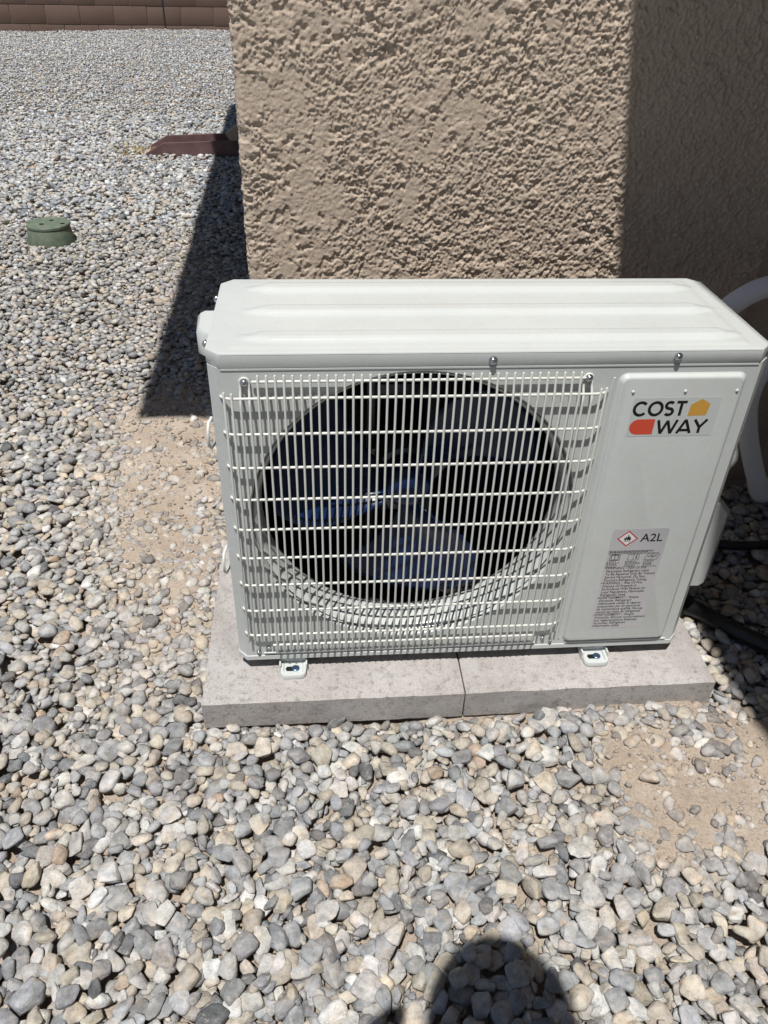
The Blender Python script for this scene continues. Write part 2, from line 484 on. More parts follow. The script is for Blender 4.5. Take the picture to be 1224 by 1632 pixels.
# ------------------------------------------------------------------ air conditioner
W, D, H = .7109, .2531, .5215
ZL = H-.0185                                            # underside of lid
ac = empty('air_conditioner', (0, 0, 0))
tag(ac, 'pale grey outdoor air conditioner with wire fan grille on two pavers', 'air conditioner')
CX, CZ, R1 = .2630, .2695, .2275                        # fan opening
# casing: sides, back and base pan
def plan(o, c, z):                                      # chamfered rectangle
    return [(c-o, -o, z), (W-c+o, -o, z), (W+o, c-o*.4, z), (W+o, D-c, z), (W-c+o, D+o, z), (c-o, D+o, z), (-o, D-c, z), (-o, c-o*.4, z)]
mb = MB()
CH = .013
pl = plan(0, CH, 0)
a = [pl[i] for i in (1, 2, 3, 4, 5, 6, 7, 0)]           # open at the front
mb.loops([[(x, y, .004) for x, y, z in a], [(x, y, ZL) for x, y, z in a]], closed=False)
casing = mb.build('casing', M_PAINT, ac)
mod = casing.modifiers.new('wall', 'SOLIDIFY'); mod.thickness = .0012; mod.offset = -1
mb = MB(); b = plan(.0012, CH, 0)
mb.loops([[(x, y, -.0015) for x, y, z in plan(-.003, CH, 0)], [(x, y, .0005) for x, y, z in b], [(x, y, .0085) for x, y, z in b], [(x, y, .010) for x, y, z in plan(-.0008, CH, 0)]], True, True)
mb.build('base_pan', M_PAINT, ac, True, 30)

# front panel: flat plate with fan hole and raised service cover, one sheet
NH = 96
outer = [(CH-.001, 0, .0101), (W-CH+.001, 0, .0101), (W-CH+.001, 0, ZL), (CH-.001, 0, ZL)]
EX0, EX1, EZ0, EZ1 = .5145, .684, .016, .4905
emb = rrect(EX0, EX1, EZ0, EZ1, .011, 0, 6)
hole = circle(CX, CZ, R1, NH)
bm = bmesh.new(); edges = []
for lp in (outer, emb, hole):
    vs = [bm.verts.new(p) for p in lp]
    edges += [bm.edges.new((vs[i], vs[(i+1) % len(vs)])) for i in range(len(vs))]
bmesh.ops.triangle_fill(bm, use_beauty=True, use_dissolve=False, edges=edges, normal=(0, -1, 0))
for f in list(bm.faces):
    c = f.calc_center_median()
    if EX0+.006 < c.x < EX1-.006 and EZ0+.006 < c.z < EZ1-.006: bm.faces.remove(f); continue
    if (c.x-CX)**2+(c.z-CZ)**2 < (R1-.004)**2: bm.faces.remove(f)
mb = MB(); mb.bm(bm)
def inset(d, y, r): return rrect(EX0+d, EX1-d, EZ0+d, EZ1-d, r, y, 6)
prof = [(0, 0, .011), (.0010, -.0005, .0105), (.0024, -.0023, .010), (.0036, -.0048, .0095), (.005, -.0060, .009), (.0068, -.0064, .008)]
mb.loops([inset(d, y, r) for d, y, r in prof], False, True)
# rolled rim of the fan hole
rim = [(R1, 0), (R1-.0012, .0006), (R1-.002, .002), (R1-.0021, .009)]
mb.loops([circle(CX, CZ, r, NH, y) for r, y in rim])
mb.loops([rrect(.016, W-.016, ZL-.0034, ZL-.0006, .0012, .0003, 3), rrect(.0165, W-.0165, ZL-.0031, ZL-.0009, .0010, -.0010, 3)], False, True)
front = mb.build('front_panel', M_PAINT, ac, True, 50)
# swages either side of the grille
for xs in (.0075,):
    mb = MB()
mb = MB(); mb.loops([rrect(.5075, .5115, .02, .485, .0019, 0.0005, 3), rrect(.5081, .5109, .021, .484, .0013, -.0012, 3)], False, True); mb.build('swage', M_PAINT, front, True, 50)
mb = MB(); mb.loops([rrect(.52, .690, .0108, .0142, .0015, .0005, 3), rrect(.521, .689, .0115, .0136, .001, -.0022, 3)], False, True); mb.build('swage', M_PAINT, front, True, 50)
mb = MB()
for x in (.535, .604, .673):                            # three small dimples
    c = [circle(x, .4665, r, 12, y) for r, y in ((.0026, -.0063), (.0018, -.0074), (.0007, -.0080))]
    mb.loops(c, False, True)
    o = mb.build('dimple', M_PAINT, front, True); mb = MB()

# fan shroud (bell mouth)
mb = MB()
pr = [(.2222, .0075), (.2214, .0095), (.2196, .0105), (.2178, .0120), (.2160, .0155), (.2148, .020), (.2140, .026), (.2136, .034), (.2134, .054), (.2160, .062), (.222, .066)]
mb.loops([circle(CX, CZ, r, NH, y) for r, y in pr])
mb.loops([circle(CX, CZ, r, NH, y) for r, y in ((.236, .0108), (.2246, .0108), (.2224, .0076))])
shroud = mb.build('fan_shroud', M_PAINT, ac, True, 55)

# inside: coil, partition, bracket, motor, fan
mb = MB()
for i in range(64):
    x = .03+i*.0074; mb.box((x, .222, .02), (x+.0012, .236, .49))
coil = mb.build('condenser_coil', M_COIL, ac); coil['kind'] = 'stuff'
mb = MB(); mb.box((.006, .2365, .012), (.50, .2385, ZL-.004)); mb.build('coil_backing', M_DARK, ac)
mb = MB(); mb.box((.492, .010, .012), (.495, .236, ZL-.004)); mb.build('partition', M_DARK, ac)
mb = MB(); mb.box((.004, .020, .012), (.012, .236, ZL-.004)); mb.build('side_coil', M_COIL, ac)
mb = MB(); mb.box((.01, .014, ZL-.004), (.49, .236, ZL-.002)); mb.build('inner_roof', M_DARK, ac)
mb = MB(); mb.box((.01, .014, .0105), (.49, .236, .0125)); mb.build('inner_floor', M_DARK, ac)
mb = MB()
for x in (.206, .300): mb.box((x, .172, .02), (x+.014, .186, .49), .002)
for z in (.44, .372, .16): mb.box((.2205, .174, z), (.2995, .184, z+.018), .002)
br = mb.build('motor_bracket', M_MOTOR, ac, True, 40)
mb = MB(); mb.loops([[(CX+r*math.cos(t), y, CZ+r*math.sin(t)) for t in [2*math.pi*k/32 for k in range(32)]] for r, y in ((.030, .108), (.046, .114), (.048, .122), (.048, .165), (.040, .171))], True, True)
mb.build('motor', M_MOTOR, ac, True, 40)
M_PLATE = mat('grey_motor_plate', (.40, .40, .44), .5)
mb = MB(); q = [(.192, .262), (.205, .292), (.222, .296), (.236, .272), (.288, .272), (.302, .296), (.320, .292), (.332, .262), (.296, .215), (.280, .180), (.244, .180), (.228, .215)]
mb.loops([[(x, .150, z) for x, z in q], [(x, .147, z) for x, z in q]], False, True); mb.build('motor_plate', M_PLATE, ac)
fan = empty('fan', (CX, .082, CZ)); fan.parent = ac
mb = MB()
mb.loops([[(r*math.cos(t), y, r*math.sin(t)) for t in [2*math.pi*k/40 for k in range(40)]] for r, y in ((.006, -.016), (.020, -.015), (.030, -.011), (.036, -.002), (.040, .026))], True, True)
mb.build('hub', M_BLADE, fan, True, 40)
def blade_mesh():
    mb = MB(); nr, na = 22, 18; top = []
    for j in range(nr+1):
        t = j/nr; r = .036 + t*(.205-.036)
        half = math.radians(25+10*math.sin(t*math.pi*.7)); sweep = math.radians(-20*t*t)
        row = []
        for i in range(na+1):
            s = i/na*2-1
            lead = -.10*(1-t)*0 + .06*t*s*s
            a = sweep + half*s
            y = -.042*s*(.65+.35*t)*(1-.15*t) + .006*math.cos(s*1.5)
            # ribs moulded into the trailing half
            if s > -.5 and .1 < t < .94: y += -.0024*(1 if (j % 2) else 0)
            rr = r*(1-.05*abs(s)**3*t)
            row.append((rr*math.cos(a), y, rr*math.sin(a)))
        top.append(row)
    n = na+1
    f = [(j*n+i, j*n+i+1, (j+1)*n+i+1, (j+1)*n+i) for j in range(nr) for i in range(na)]
    vs = [p for r in top for p in r]
    mb.add(vs, f)
    return mb
bl = blade_mesh().build('blade', M_BLADE, fan, True, 50)
md = bl.modifiers.new('thick', 'SOLIDIFY'); md.thickness = .0025
for k, ang in enumerate((-70, 52, 173)):
    o = bl if k == 0 else bl.copy()
    if k: COL.objects.link(o); o.parent = fan
    o.rotation_euler = (0, -math.radians(ang), 0)

# lid with three pressed ribs
mb = MB()
def lidloop(o, z, c=.0165): return plan(o, c, z)
x = np.linspace(.0, 1, 150); 
lid = None
nx, ny = 190, 72
xs = np.linspace(-.001, W+.001, nx); ys = np.linspace(-.001, D+.001, ny)
LX, LY = np.meshgrid(xs, ys)
hz = np.zeros_like(LX)
for yc in (.0445, .130, .2125):
    tl = smoothstep(.028, .085, LX)*(1-smoothstep(W-.075, W-.018, LX))
    half = .006+.011*tl
    d = np.abs(LY-yc)/half
    inside = smoothstep(.026, .034, LX)*(1-smoothstep(W-.024, W-.014, LX))
    hz += .0052*(1-smoothstep(.55, 1.0, d))*np.clip(tl*1.4, 0, 1)*inside
hz += .0011*smoothstep(.0275, .0305, LX)*(1-smoothstep(W-.0305-.10*np.abs(((LY/.084) % 1)-.5)*0, W-.0275, LX))*smoothstep(.012, .016, LY)*(1-smoothstep(D-.016, D-.012, LY))
# chamfered corners cut from the sheet; edges rolled down
ed = np.minimum(np.minimum(LX+.0015, W+.0015-LX), np.minimum(LY+.0015, D+.0015-LY))
cd = np.minimum.reduce([(LX+LY), (W-LX+LY), (LX+D-LY), (W-LX+D-LY)])/math.sqrt(2) - .0105
ed = np.minimum(ed, cd)
R = .0030
zr = np.where(ed < R, -(R-np.sqrt(np.clip(R*R-(R-np.clip(ed, 0, R))**2, 0, None))), 0)
LZ = H + hz + zr
fc = grid_faces(ny, nx)
ok = (ed.ravel()[fc] > -.0008).all(1)
fc = fc[ok]
lv = np.stack([LX, LY, LZ], -1).reshape(-1, 3)
used = np.unique(fc); remap = -np.ones(len(lv), int); remap[used] = np.arange(len(used))
mb = MB(); mb.add(lv[used].tolist(), remap[fc].tolist())
mb.loops([lidloop(.0002, ZL+.0005, .0150), lidloop(.0006, ZL, .0165), lidloop(.0009, ZL+.0006, .0166), lidloop(.0009, H-.0034, .0166), lidloop(.0006, H-.0014, .0166), lidloop(.0002, H-.0003, .0164), lidloop(-.0012, H-.0001, .0160), lidloop(-.004, H-.0004, .0155)])
lid = mb.build('lid', M_PAINT, ac, True, 42, recalc=False)
bmx = bmesh.new(); bmx.from_mesh(lid.data)
for f in bmx.faces:
    c = f.calc_center_median(); out = Vector((0, 0, 1)) if c.z > H-.0012 else Vector((c.x-W/2, (c.y-D/2)*2.5, 0))
    if f.normal.dot(out) < 0: f.normal_flip()
bmx.to_mesh(lid.data); bmx.free()
lid.data.set_sharp_from_angle(angle=math.radians(42))
mb = MB(); mb.loops([plan(-.004, .016, ZL+.002), plan(-.004, .016, ZL+.004)], True, True); mb.build('lid_liner', M_DARK, lid)
# small pressed arrow mark on the lid
mb = MB()
for q in ([(-.006, .002), (-.0045, .002), (0, -.003), (.0045, .002), (.006, .002), (0, -.005)], [(-.0035, .007), (-.0025, .007), (-.0025, .002), (-.0035, .002)], [(.0025, .007), (.0035, .007), (.0035, .002), (.0025, .002)]):
    mb.loops([[(.2586+px, .0665+py*1.6, H+.00005) for px, py in q], [(.2586+px, .0665+py*1.6, H+.0008) for px, py in q]], False, True)
mb.build('embossed_mark', M_PAINT, lid)

# screws: domed washer head with a socket
def screw_mesh(r):
    mb = MB()
    pr = [(r*1.35, 0), (r*1.35, -.0008), (r*1.0, -.0012), (r*.98, -.0026), (r*.75, -.0040), (r*.42, -.0045), (r*.38, -.0028)]
    mb.loops([[(q*math.cos(t), y, q*math.sin(t)) for t in [2*math.pi*k/16 for k in range(16)]] for q, y in pr], False, True)
    return mb
scr = screw_mesh(.0040).build('screw', M_STEEL, ac, True, 40)
spots = [(.3495, -.0021, .5105), (.5845, -.0021, .5130)]
for i, p in enumerate(spots):
    o = scr if i == 0 else scr.copy()
    if i: COL.objects.link(o); o.parent = ac
    o.location = p
for p, rz in (((-.0030, .0459, .5140), -90), ((-.0030, .1963, .5140), -90)):
    o = scr.copy(); COL.objects.link(o); o.parent = ac; o.location = p; o.rotation_euler = (0, 0, math.radians(rz))
for p in ((.0445, -.004, .4855), (.4745, -.004, .4862)):
    o = scr.copy(); COL.objects.link(o); o.parent = ac; o.location = p; o.scale = (.95, .9, .95)
for p in ((.0305, -.0015, .0185), (.0475, -.0015, .0265), (.4820, -.0015, .0262), (.4960, -.0015, .0190)):
    o = scr.copy(); COL.objects.link(o); o.parent = ac; o.location = p; o.scale = (.62, .7, .62)

# wire grille: every wire its own sub-part
grille = empty('grille', (.26, 0, .26)); grille.parent = ac
GO = Vector((.26, 0, .26))
RB, RR = .0016, .0019
Y_ROD = -.0094; Y_BAR = Y_ROD-RR-RB+.0006
def bar(pts, r, name, rounded=True):
    pts = [Vector(p)-GO for p in pts]
    mb = MB(); rad = [r]*len(pts)
    if rounded:
        d0 = (pts[0]-pts[1]).normalized(); d1 = (pts[-1]-pts[-2]).normalized()
        pts = [pts[0]+d0*r*.9, pts[0]+d0*r*.5] + pts + [pts[-1]+d1*r*.5, pts[-1]+d1*r*.9]
        rad = [r*.35, r*.85] + rad + [r*.85, r*.35]
    mb.tube(pts, r, 8, True, rad)
    return mb.build(name, M_WIRE, grille, True, 60)
NT = 39
xt = np.linspace(.0612, .4625, NT)
b0 = bar([(xt[0], Y_BAR+.0045, .4955), (xt[0], Y_BAR+.0040, .482), (xt[0], Y_BAR+.0012, .471), (xt[0], Y_BAR, .463), (xt[0], Y_BAR, .045), (xt[0], Y_BAR+.001, .038), (xt[0], Y_BAR+.003, .0255)], RB, 'bar')
for xx in xt[1:]:
    o = b0.copy(); COL.objects.link(o); o.parent = grille; o.location.x = xx-xt[0]
# hairpins that hang on the two upper screws and run on down as bars
for xa, xb, cxs in ((.0390, .0500, .0445), (.4690, .4800, .4745)):
    pts = [(xa, Y_BAR, .052), (xa, Y_BAR, .455), (xa, Y_BAR+.001, .462), (xa, Y_BAR+.006, .471), (xa+.0002, -.0030, .477)]
    r = (xb-xa)/2
    for k in range(9):
        t = math.pi - math.pi*k/8
        pts.append((cxs+r*1.02*math.cos(t), -.0026, .4855+r*1.02*math.sin(t)))
    pts += [(xb-.0002, -.0030, .477), (xb, Y_BAR+.006, .471), (xb, Y_BAR+.001, .462), (xb, Y_BAR, .455), (xb, Y_BAR, .052)]
    bar(pts, RB*1.05, 'hook_bar')
for xx, yo in ((.0285, .0005), (.0190, .0035), (.4905, .0005), (.4985, .0035)):
    bar([(xx, Y_BAR+yo, .4735), (xx, Y_BAR+yo, .3), (xx, Y_BAR+yo, .048)], RB, 'bar')
r0 = None
for i in range(9):
    z = .4660-.0505*i
    pts = [(.0145, -.0012, z), (.0165, -.0040, z), (.0195, Y_ROD+.0028, z), (.0255, Y_ROD+.0004, z), (.034, Y_ROD, z), (.478, Y_ROD, z), (.487, Y_ROD+.0004, z), (.4965, Y_ROD+.0028, z), (.5005, -.0040, z), (.5025, -.0012, z)]
    if r0 is None: r0 = bar(pts, RR, 'rod')
    else:
        o = r0.copy(); COL.objects.link(o); o.parent = grille; o.location.z = -.0505*i
bar([(.0545, Y_ROD+.0040, .4868), (.4688, Y_ROD+.0040, .4868)], RR, 'rod')
bar([(.0560, Y_ROD+.0006, .0395), (.4640, Y_ROD+.0006, .0395)], RR, 'rod')
bar([(.0400, -.0022, .0165), (.4700, -.0022, .0165)], .0013, 'rod')

# left side: grip, coil-guard wires
mb = MB()
lo = [(-.0005, .166), (-.022, .170), (-.0345, .185), (-.0385, .243), (-.032, .252), (-.0005, .2525)]
mb.loops([[(x, y, .438) for x, y in lo], [(x*1.02, y, .441) for x, y in lo], [(x*1.02, y, .470) for x, y in lo], [(x*.90, .21+(y-.21)*.95, .4755) for x, y in lo]], True, True)
mb.build('handle', M_PAINT, ac, True, 40)
def guard(z):
    mb = MB()
    pts = [(-.002, .030, z-.022), (-.006, .012, z-.021), (-.0075, .004, z-.012), (-.0075, .0035, z+.004), (-.0065, .010, z+.016), (-.0045, .030, z+.014)]
    mb.tube(pts, .0021, 8)
    return mb.build('coil_guard', M_WIRE, ac, True, 60)
guard(.405); guard(.192); 
# right side: valve cover and service valve stub
mb = MB()
q = [(.0, .088), (.070, .088), (.080, .098), (.080, .165), (.070, .175), (0, .175)]
mb.loops([[(W+x*.9, y, .045) for x, y in q], [(W+x, y, .052) for x, y in q], [(W+x, y, .196) for x, y in q], [(W+x*.75, y, .216) for x, y in q]], True, True)
mb.build('valve_cover', M_PAINT, ac, True, 35)
mb = MB(); mb.loops([[(W+xx, .085+r*math.cos(t), .315+r*math.sin(t)) for t in [2*math.pi*k/20 for k in range(20)]] for xx, r in ((-.001, .03), (.030, .029), (.040, .022), (.042, .006))], False, True)
mb.build('service_valve', M_PAINT, ac, True, 35)

# feet: rail under the unit with a slotted tab and bolt in front
def foot(xc, rot):
    f = empty('foot', (xc, 0, ZS)); f.parent = ac; f.rotation_euler = (0, 0, rot)
    mb = MB(); mb.box((-.0215, .006, .0005), (.0215, D-.01, .0195), .002); mb.build('rail', M_PAINT, f, True, 40)
    w = .0195
    out = [(-w, .008), (-w, -.015)] + [(-w+.009-.009*math.cos(t), -.015-.009*math.sin(t)) for t in (.5, 1.0, 1.57)] + [(w-.009+.009*math.sin(t), -.015-.009*math.cos(t)) for t in (0, .57, 1.07)] + [(w, -.015), (w, .008)]
    def sc(k, z): return [(x*k, (y+.007)*k-.007, z) for x, y in out]
    mb = MB(); mb.loops([sc(1.04, .0006), sc(1.04, .0068), sc(1.0, .0080), sc(.80, .0080), sc(.74, .0052), sc(.01, .0050)], True, True); mb.build('tab', M_PAINT, f, True, 40)
    for s in (-1, 1):
        mb = MB(); mb.box((s*.0208-.0012, -.008, .0004), (s*.0208+.0012, .010, .0145)); 
        mb.build('flange', M_PAINT, f)
    mb = MB()
    sl = [(-.0125, -.0075), (-.0105, -.012), (.006, -.0125), (.009, -.0075), (.006, -.0025), (-.0105, -.003)]
    mb.loops([[(x, y, .0050) for x, y in sl], [(x, y, .0056) for x, y in sl]], False, True); mb.build('slot', M_BLACK, f)
    mb = MB(); mb.loops([[(.0035+r*math.cos(t), -.0072+r*math.sin(t), z) for t in [2*math.pi*k/12 for k in range(12)]] for r, z in ((.0062, .0055), (.0062, .0070), (.0052, .0076), (.0035, .0074), (.003, .0066))], False, True)
    mb.build('bolt', M_BOLT, f, True, 35)
foot(.0835, 0.0); foot(.5745, 0.0)

# ---- badge: letters as flat strokes
def stroke(pts, w):
    """flat ribbon outline quads along a polyline in (x,z)"""
    P = [Vector((a, b)) for a, b in pts]; L = []; Rr = []
    for i, p in enumerate(P):
        t0 = (P[i]-P[i-1]).normalized() if i else (P[1]-P[0]).normalized()
        t1 = (P[i+1]-P[i]).normalized() if i+1 < len(P) else t0
        n0, n1 = Vector((-t0.y, t0.x)), Vector((-t1.y, t1.x))
        n = (n0+n1).normalized(); k = w/2/max(.5, n.dot(n1))
        L.append(p+n*k); Rr.append(p-n*k)
    return L, Rr
def arc(cx, cz, r, a0, a1, n=14, sx=1.0):
    return [(cx+sx*r*math.cos(math.radians(a0+(a1-a0)*k/n)), cz+r*math.sin(math.radians(a0+(a1-a0)*k/n))) for k in range(n+1)]
GL = {
 'C': (1.00, [arc(.52, .5, .43, 42, 318, 22)]),
 'O': (1.10, [arc(.54, .5, .43, 0, 360, 30)]),
 'S': (.78, [arc(.38, .715, .215, 40, 180, 10, 1.2)[:-1] + arc(.38, .715, .215, 180, 265, 6, 1.2)[:-1] + arc(.38, .285, .215, 85, 0, 6, 1.2)[:-1] + arc(.38, .285, .215, 0, -145, 10, 1.2)]),
 'T': (.76, [[(.03, .925), (.73, .925)], [(.38, .90), (.38, .0)]]),
 'W': (1.38, [[(.06, 1.0), (.36, .0)], [(.36, .0), (.69, .95)], [(.69, .95), (1.01, .0)], [(1.01, .0), (1.31, 1.0)]]),
 'A': (1.04, [[(.07, .0), (.50, 1.0)], [(.50, 1.0), (.94, .0)], [(.22, .235), (.79, .235)]]),
 'Y': (.92, [[(.04, 1.0), (.45, .42)], [(.86, 1.0), (.45, .42)], [(.45, .46), (.45, .0)]]),
}
def word(mb, txt, x, z, hgt, width, y, wt=.185):
    tot = sum(GL[c][0] for c in txt); k = width/tot; layer = 0
    for c in txt:
        adv, strokes = GL[c]
        for s in strokes:
            pts = [(x+px*k, z+pz*hgt) for px, pz in s]
            L, Rr = stroke(pts, wt*hgt); layer = (layer+1) % 4
            yy = y-.00003*layer
            vs = [(p.x, yy, p.y) for p in L] + [(p.x, yy, p.y) for p in Rr]; n = len(L)
            mb.add(vs, [(i, n+i, n+i+1, i+1) for i in range(n-1)])
        x += adv*k
YP = -.0064                                             # face of the raised cover
sx0, sx1, sz0, sz1 = .5385, .6560, .4005, .4580
mb = MB(); mb.loops([rrect(sx0, sx1, sz0, sz1, .002, YP-.00005, 3), rrect(sx0, sx1, sz0, sz1, .002, YP-.0002, 3)], False, True)
badge = mb.build('badge', M_STICK, ac)
YB = YP-.0003
mb = MB(); word(mb, 'COST', .5400, .4312, .0215, .0715, YB); word(mb, 'WAY', .5770, .4045, .0205, .0690, YB)
mb.build('lettering', M_BLACK, badge)
mb = MB(); mb.add([(.6155, YB, .4305), (.6405, YB, .4312), (.6425, YB, .4480), (.6300, YB, .4555), (.6165, YB, .4472)], [(0, 1, 2, 3, 4)]); mb.build('house_mark', M_ORANGE, badge)
mb = MB()
q = [(.5735, YB, .4035), (.5735, YB, .4265)] + [(px, YB, pz) for px, pz in arc(.5520, .4150, .0115, 90, 270, 12)]
mb.add(q, [tuple(range(len(q)))]); mb.build('rounded_mark', M_RED, badge)

# ---- warning label
lx0, lx1, lz0, lz1 = .5540, .6385, .0465, .2455
mb = MB(); mb.loops([rrect(lx0, lx1, lz0, lz1, .005, YP-.00005, 4), rrect(lx0, lx1, lz0, lz1, .005, YP-.0002, 4)], False, True)
wl = mb.build('warning_label', M_LABEL, ac)
def text_mesh(lines, x, z, size, lead, y, squash=1.0):
    out = MB()
    for i, t in enumerate(lines):
        cu = bpy.data.curves.new('print', 'FONT'); cu.body = t; cu.size = size; cu.resolution_u = 2; cu.offset = size*.010
        to = bpy.data.objects.new('print', cu); COL.objects.link(to)
        bpy.context.view_layer.update()
        me = bpy.data.meshes.new_from_object(to.evaluated_get(bpy.context.evaluated_depsgraph_get()))
        out.add([(x+v.co.x*squash, y, z-i*lead+v.co.y) for v in me.vertices], [tuple(p.vertices) for p in me.polygons])
        bpy.data.objects.remove(to); bpy.data.curves.remove(cu); bpy.data.meshes.remove(me)
    return out
YT = YP-.0003
lines = ['•WARNING – Risk Of Fire.', '  Flammable Refrigerant Used.', '  To Be Repaired Only By Trained', '  Service Personnel. Do Not', '  Puncture Refrigerant Tubing.',
 '•WARNING – Risk Of Fire.', '  Dispose Of Properly In', '  Accordance With Federal Or', '  Local Regulations, Flammable', '  Refrigerant Used.',
 '•AVERTISSEMENT – Risque', '  d\'incendie. Réfrigérant', '  inflammable utilisé. À réparer', '  uniquement par du personnel', '  de maintenance qualifié. Ne pas', '  percer les tubes de réfrigérant',
 '•AVERTISSEMENT – Risque', '  d\'incendie. Éliminer conformément', '  aux réglementations fédérales', '  ou locales. Réfrigérant', '  inflammable utilisé.']
tb = text_mesh(lines, .5552, .1695, .0067, .00597, YT, .86)
tb.build('warning_text', M_BLACK, wl, recalc=False)
text_mesh(['A2L'], .5985, .2215, .0205, .01, YT, .98).build('class_text', M_BLACK, wl, recalc=False)
mb = MB()
def dia(c, r, y): return [(c[0]-r, y, c[1]), (c[0], y, c[1]-r*.92), (c[0]+r, y, c[1]), (c[0], y, c[1]+r*.92)]
mb.loops([dia((.5785, .2275), .0158, YT), dia((.5785, .2275), .0130, YT)]); mb.build('hazard_diamond', M_LRED, wl, recalc=False)
mb = MB(); mb.add(dia((.5785, .2275), .0130, YT), [(0, 1, 2, 3)]); mb.build('hazard_field', M_LWHITE, wl, recalc=False)
mb = MB(); fl = [(-.0030, -.0035), (-.0056, -.0005), (-.0050, .0030), (-.0036, .0008), (-.0030, .0042), (-.0008, .0018), (.0004, .0080), (.0022, .0030), (.0036, .0048), (.0042, .0012), (.0056, .0030), (.0058, -.0008), (.0032, -.0036), (.0026, -.0008), (.0004, -.0028), (-.0012, .0000)]
mb.add([(.5785+a*.90, YT-.00005, .2270+b*1.15) for a, b in fl], [tuple(range(len(fl)))])
mb.add([(.5730, YT-.00005, .2231), (.5840, YT-.00005, .2231), (.5840, YT-.00005, .2224), (.5730, YT-.00005, .2224)], [(0, 1, 2, 3)])
mb.build('flame_symbol', M_BLACK, wl, recalc=False)
# three booklet pictograms and their captions
mb = MB()
def line(pts, w=.0006, y=YT):
    for (a, b), (c, d) in zip(pts, pts[1:]):
        L, Rr = stroke([(a, b), (c, d)], w)
        mb.add([(L[0].x, y, L[0].y), (Rr[0].x, y, Rr[0].y), (Rr[1].x, y, Rr[1].y), (L[1].x, y, L[1].y)], [(0, 1, 2, 3)])
def box_l(x0, x1, z0, z1, w=.0008): line([(x0, z0), (x1, z0), (x1, z1), (x0, z1), (x0, z0)], w)
bx, bz = .5590, .1868
box_l(bx, bx+.015, bz, bz+.0095); box_l(bx+.0022, bx+.0075, bz+.0012, bz+.0112); box_l(bx+.0075, bx+.0128, bz+.0012, bz+.0112)
bx = .5865; box_l(bx, bx+.0085, bz, bz+.0105, .0006); box_l(bx+.0085, bx+.017, bz, bz+.0105, .0006)
line([(bx+.013, bz+.0025), (bx+.013, bz+.0065)], .0019); line([(bx+.013, bz+.0074), (bx+.013, bz+.0090)], .0019)
bx = .6125; line([(bx, bz), (bx+.003, bz+.0105), (bx+.0215, bz+.0105), (bx+.0190, bz), (bx, bz)], .0007); line([(bx+.004, bz+.005), (bx+.009, bz+.007), (bx+.012, bz+.0055), (bx+.018, bz+.007)], .0013); line([(bx+.010, bz), (bx+.012, bz+.0105)], .0006)
box_l(.5555, .6235, .2012, .2050, .00035)
mb.build('pictogram', M_BLACK, wl, recalc=False)
cap = MB(); _mb = mb; mb = cap; _rr = random.Random(4)
def dashes(x0, x1, z, w):                               # rows too small to read in the photograph
    x = x0
    while x < x1-.001:
        l = min(_rr.uniform(.0018, .0055), x1-x); line([(x, z), (x+l, z)], w); x += l+.0009
dashes(.5565, .6215, .2038, .0009); dashes(.5565, .6150, .2022, .0009); dashes(.5560, .6330, .1992, .0010)
for x_ in (.5555, .5840, .6120):
    for k_ in range(5): dashes(x_, x_+_rr.uniform(.014, .0235), .1842-.0026*k_, .0011)
mb = _mb
cap.build('small_print', M_BLACK, wl, recalc=False)

# ------------------------------------------------------------------ hoses at the right
def curve_pts(ctrl, n=10):
    P = [Vector(p) for p in ctrl]; P = [P[0]*2-P[1]] + P + [P[-1]*2-P[-2]]; out = []
    for i in range(1, len(P)-2):
        for k in range(n):
            t = k/n; a, b, c, d = P[i-1], P[i], P[i+1], P[i+2]
            out.append(.5*((2*b)+(c-a)*t+(2*a-5*b+4*c-d)*t*t+(3*b-a-3*c+d)*t**3))
    out.append(P[-2]); return out
mb = MB()
mb.tube(curve_pts([(.715, .30, .30), (.76, .33, .37), (.830, .37, .418), (.905, .39, .455), (1.00, .40, .455), (1.08, .41, .40), (1.105, .42, .26), (1.105, .42, .10), (1.06, .41, .005), (1.02, .40, .06), (.965, .39, .17), (.938, .38, .26), (.952, .37, .34), (1.01, .36, .385), (1.09, .35, .38)], 12), .0185, 16)
ho = mb.build('insulated_pipe', M_HOSE, None, True, 60)
tag(ho, 'looped white insulated pipe in the shade beside the air conditioner', 'pipe')
mb = MB()
pts = curve_pts([(.70, .32, .10), (.745, .255, .02), (.775, .165, -.038), (.815, .095, -.034), (.862, .040, -.034), (.925, .000, -.036), (1.00, -.01, -.036), (1.08, .04, -.038), (1.11, .15, -.04)], 14)
mb.tube(pts, .0150, 14)
dh = mb.build('black_hose', M_RUB, None, True, 60)
tag(dh, 'thick black hose curving over shaded gravel right of the slab', 'hose')
mb = MB()
mb.tube(curve_pts([(.735, .10, .11), (.765, .16, .06), (.80, .26, .0), (.87, .30, -.03), (.96, .29, -.036), (1.05, .30, -.038), (1.11, .36, -.04)], 12), .0095, 12)
tag(mb.build('black_hose', M_RUB, None, True, 60), 'thin black hose running from the valve cover toward the house', 'hose')

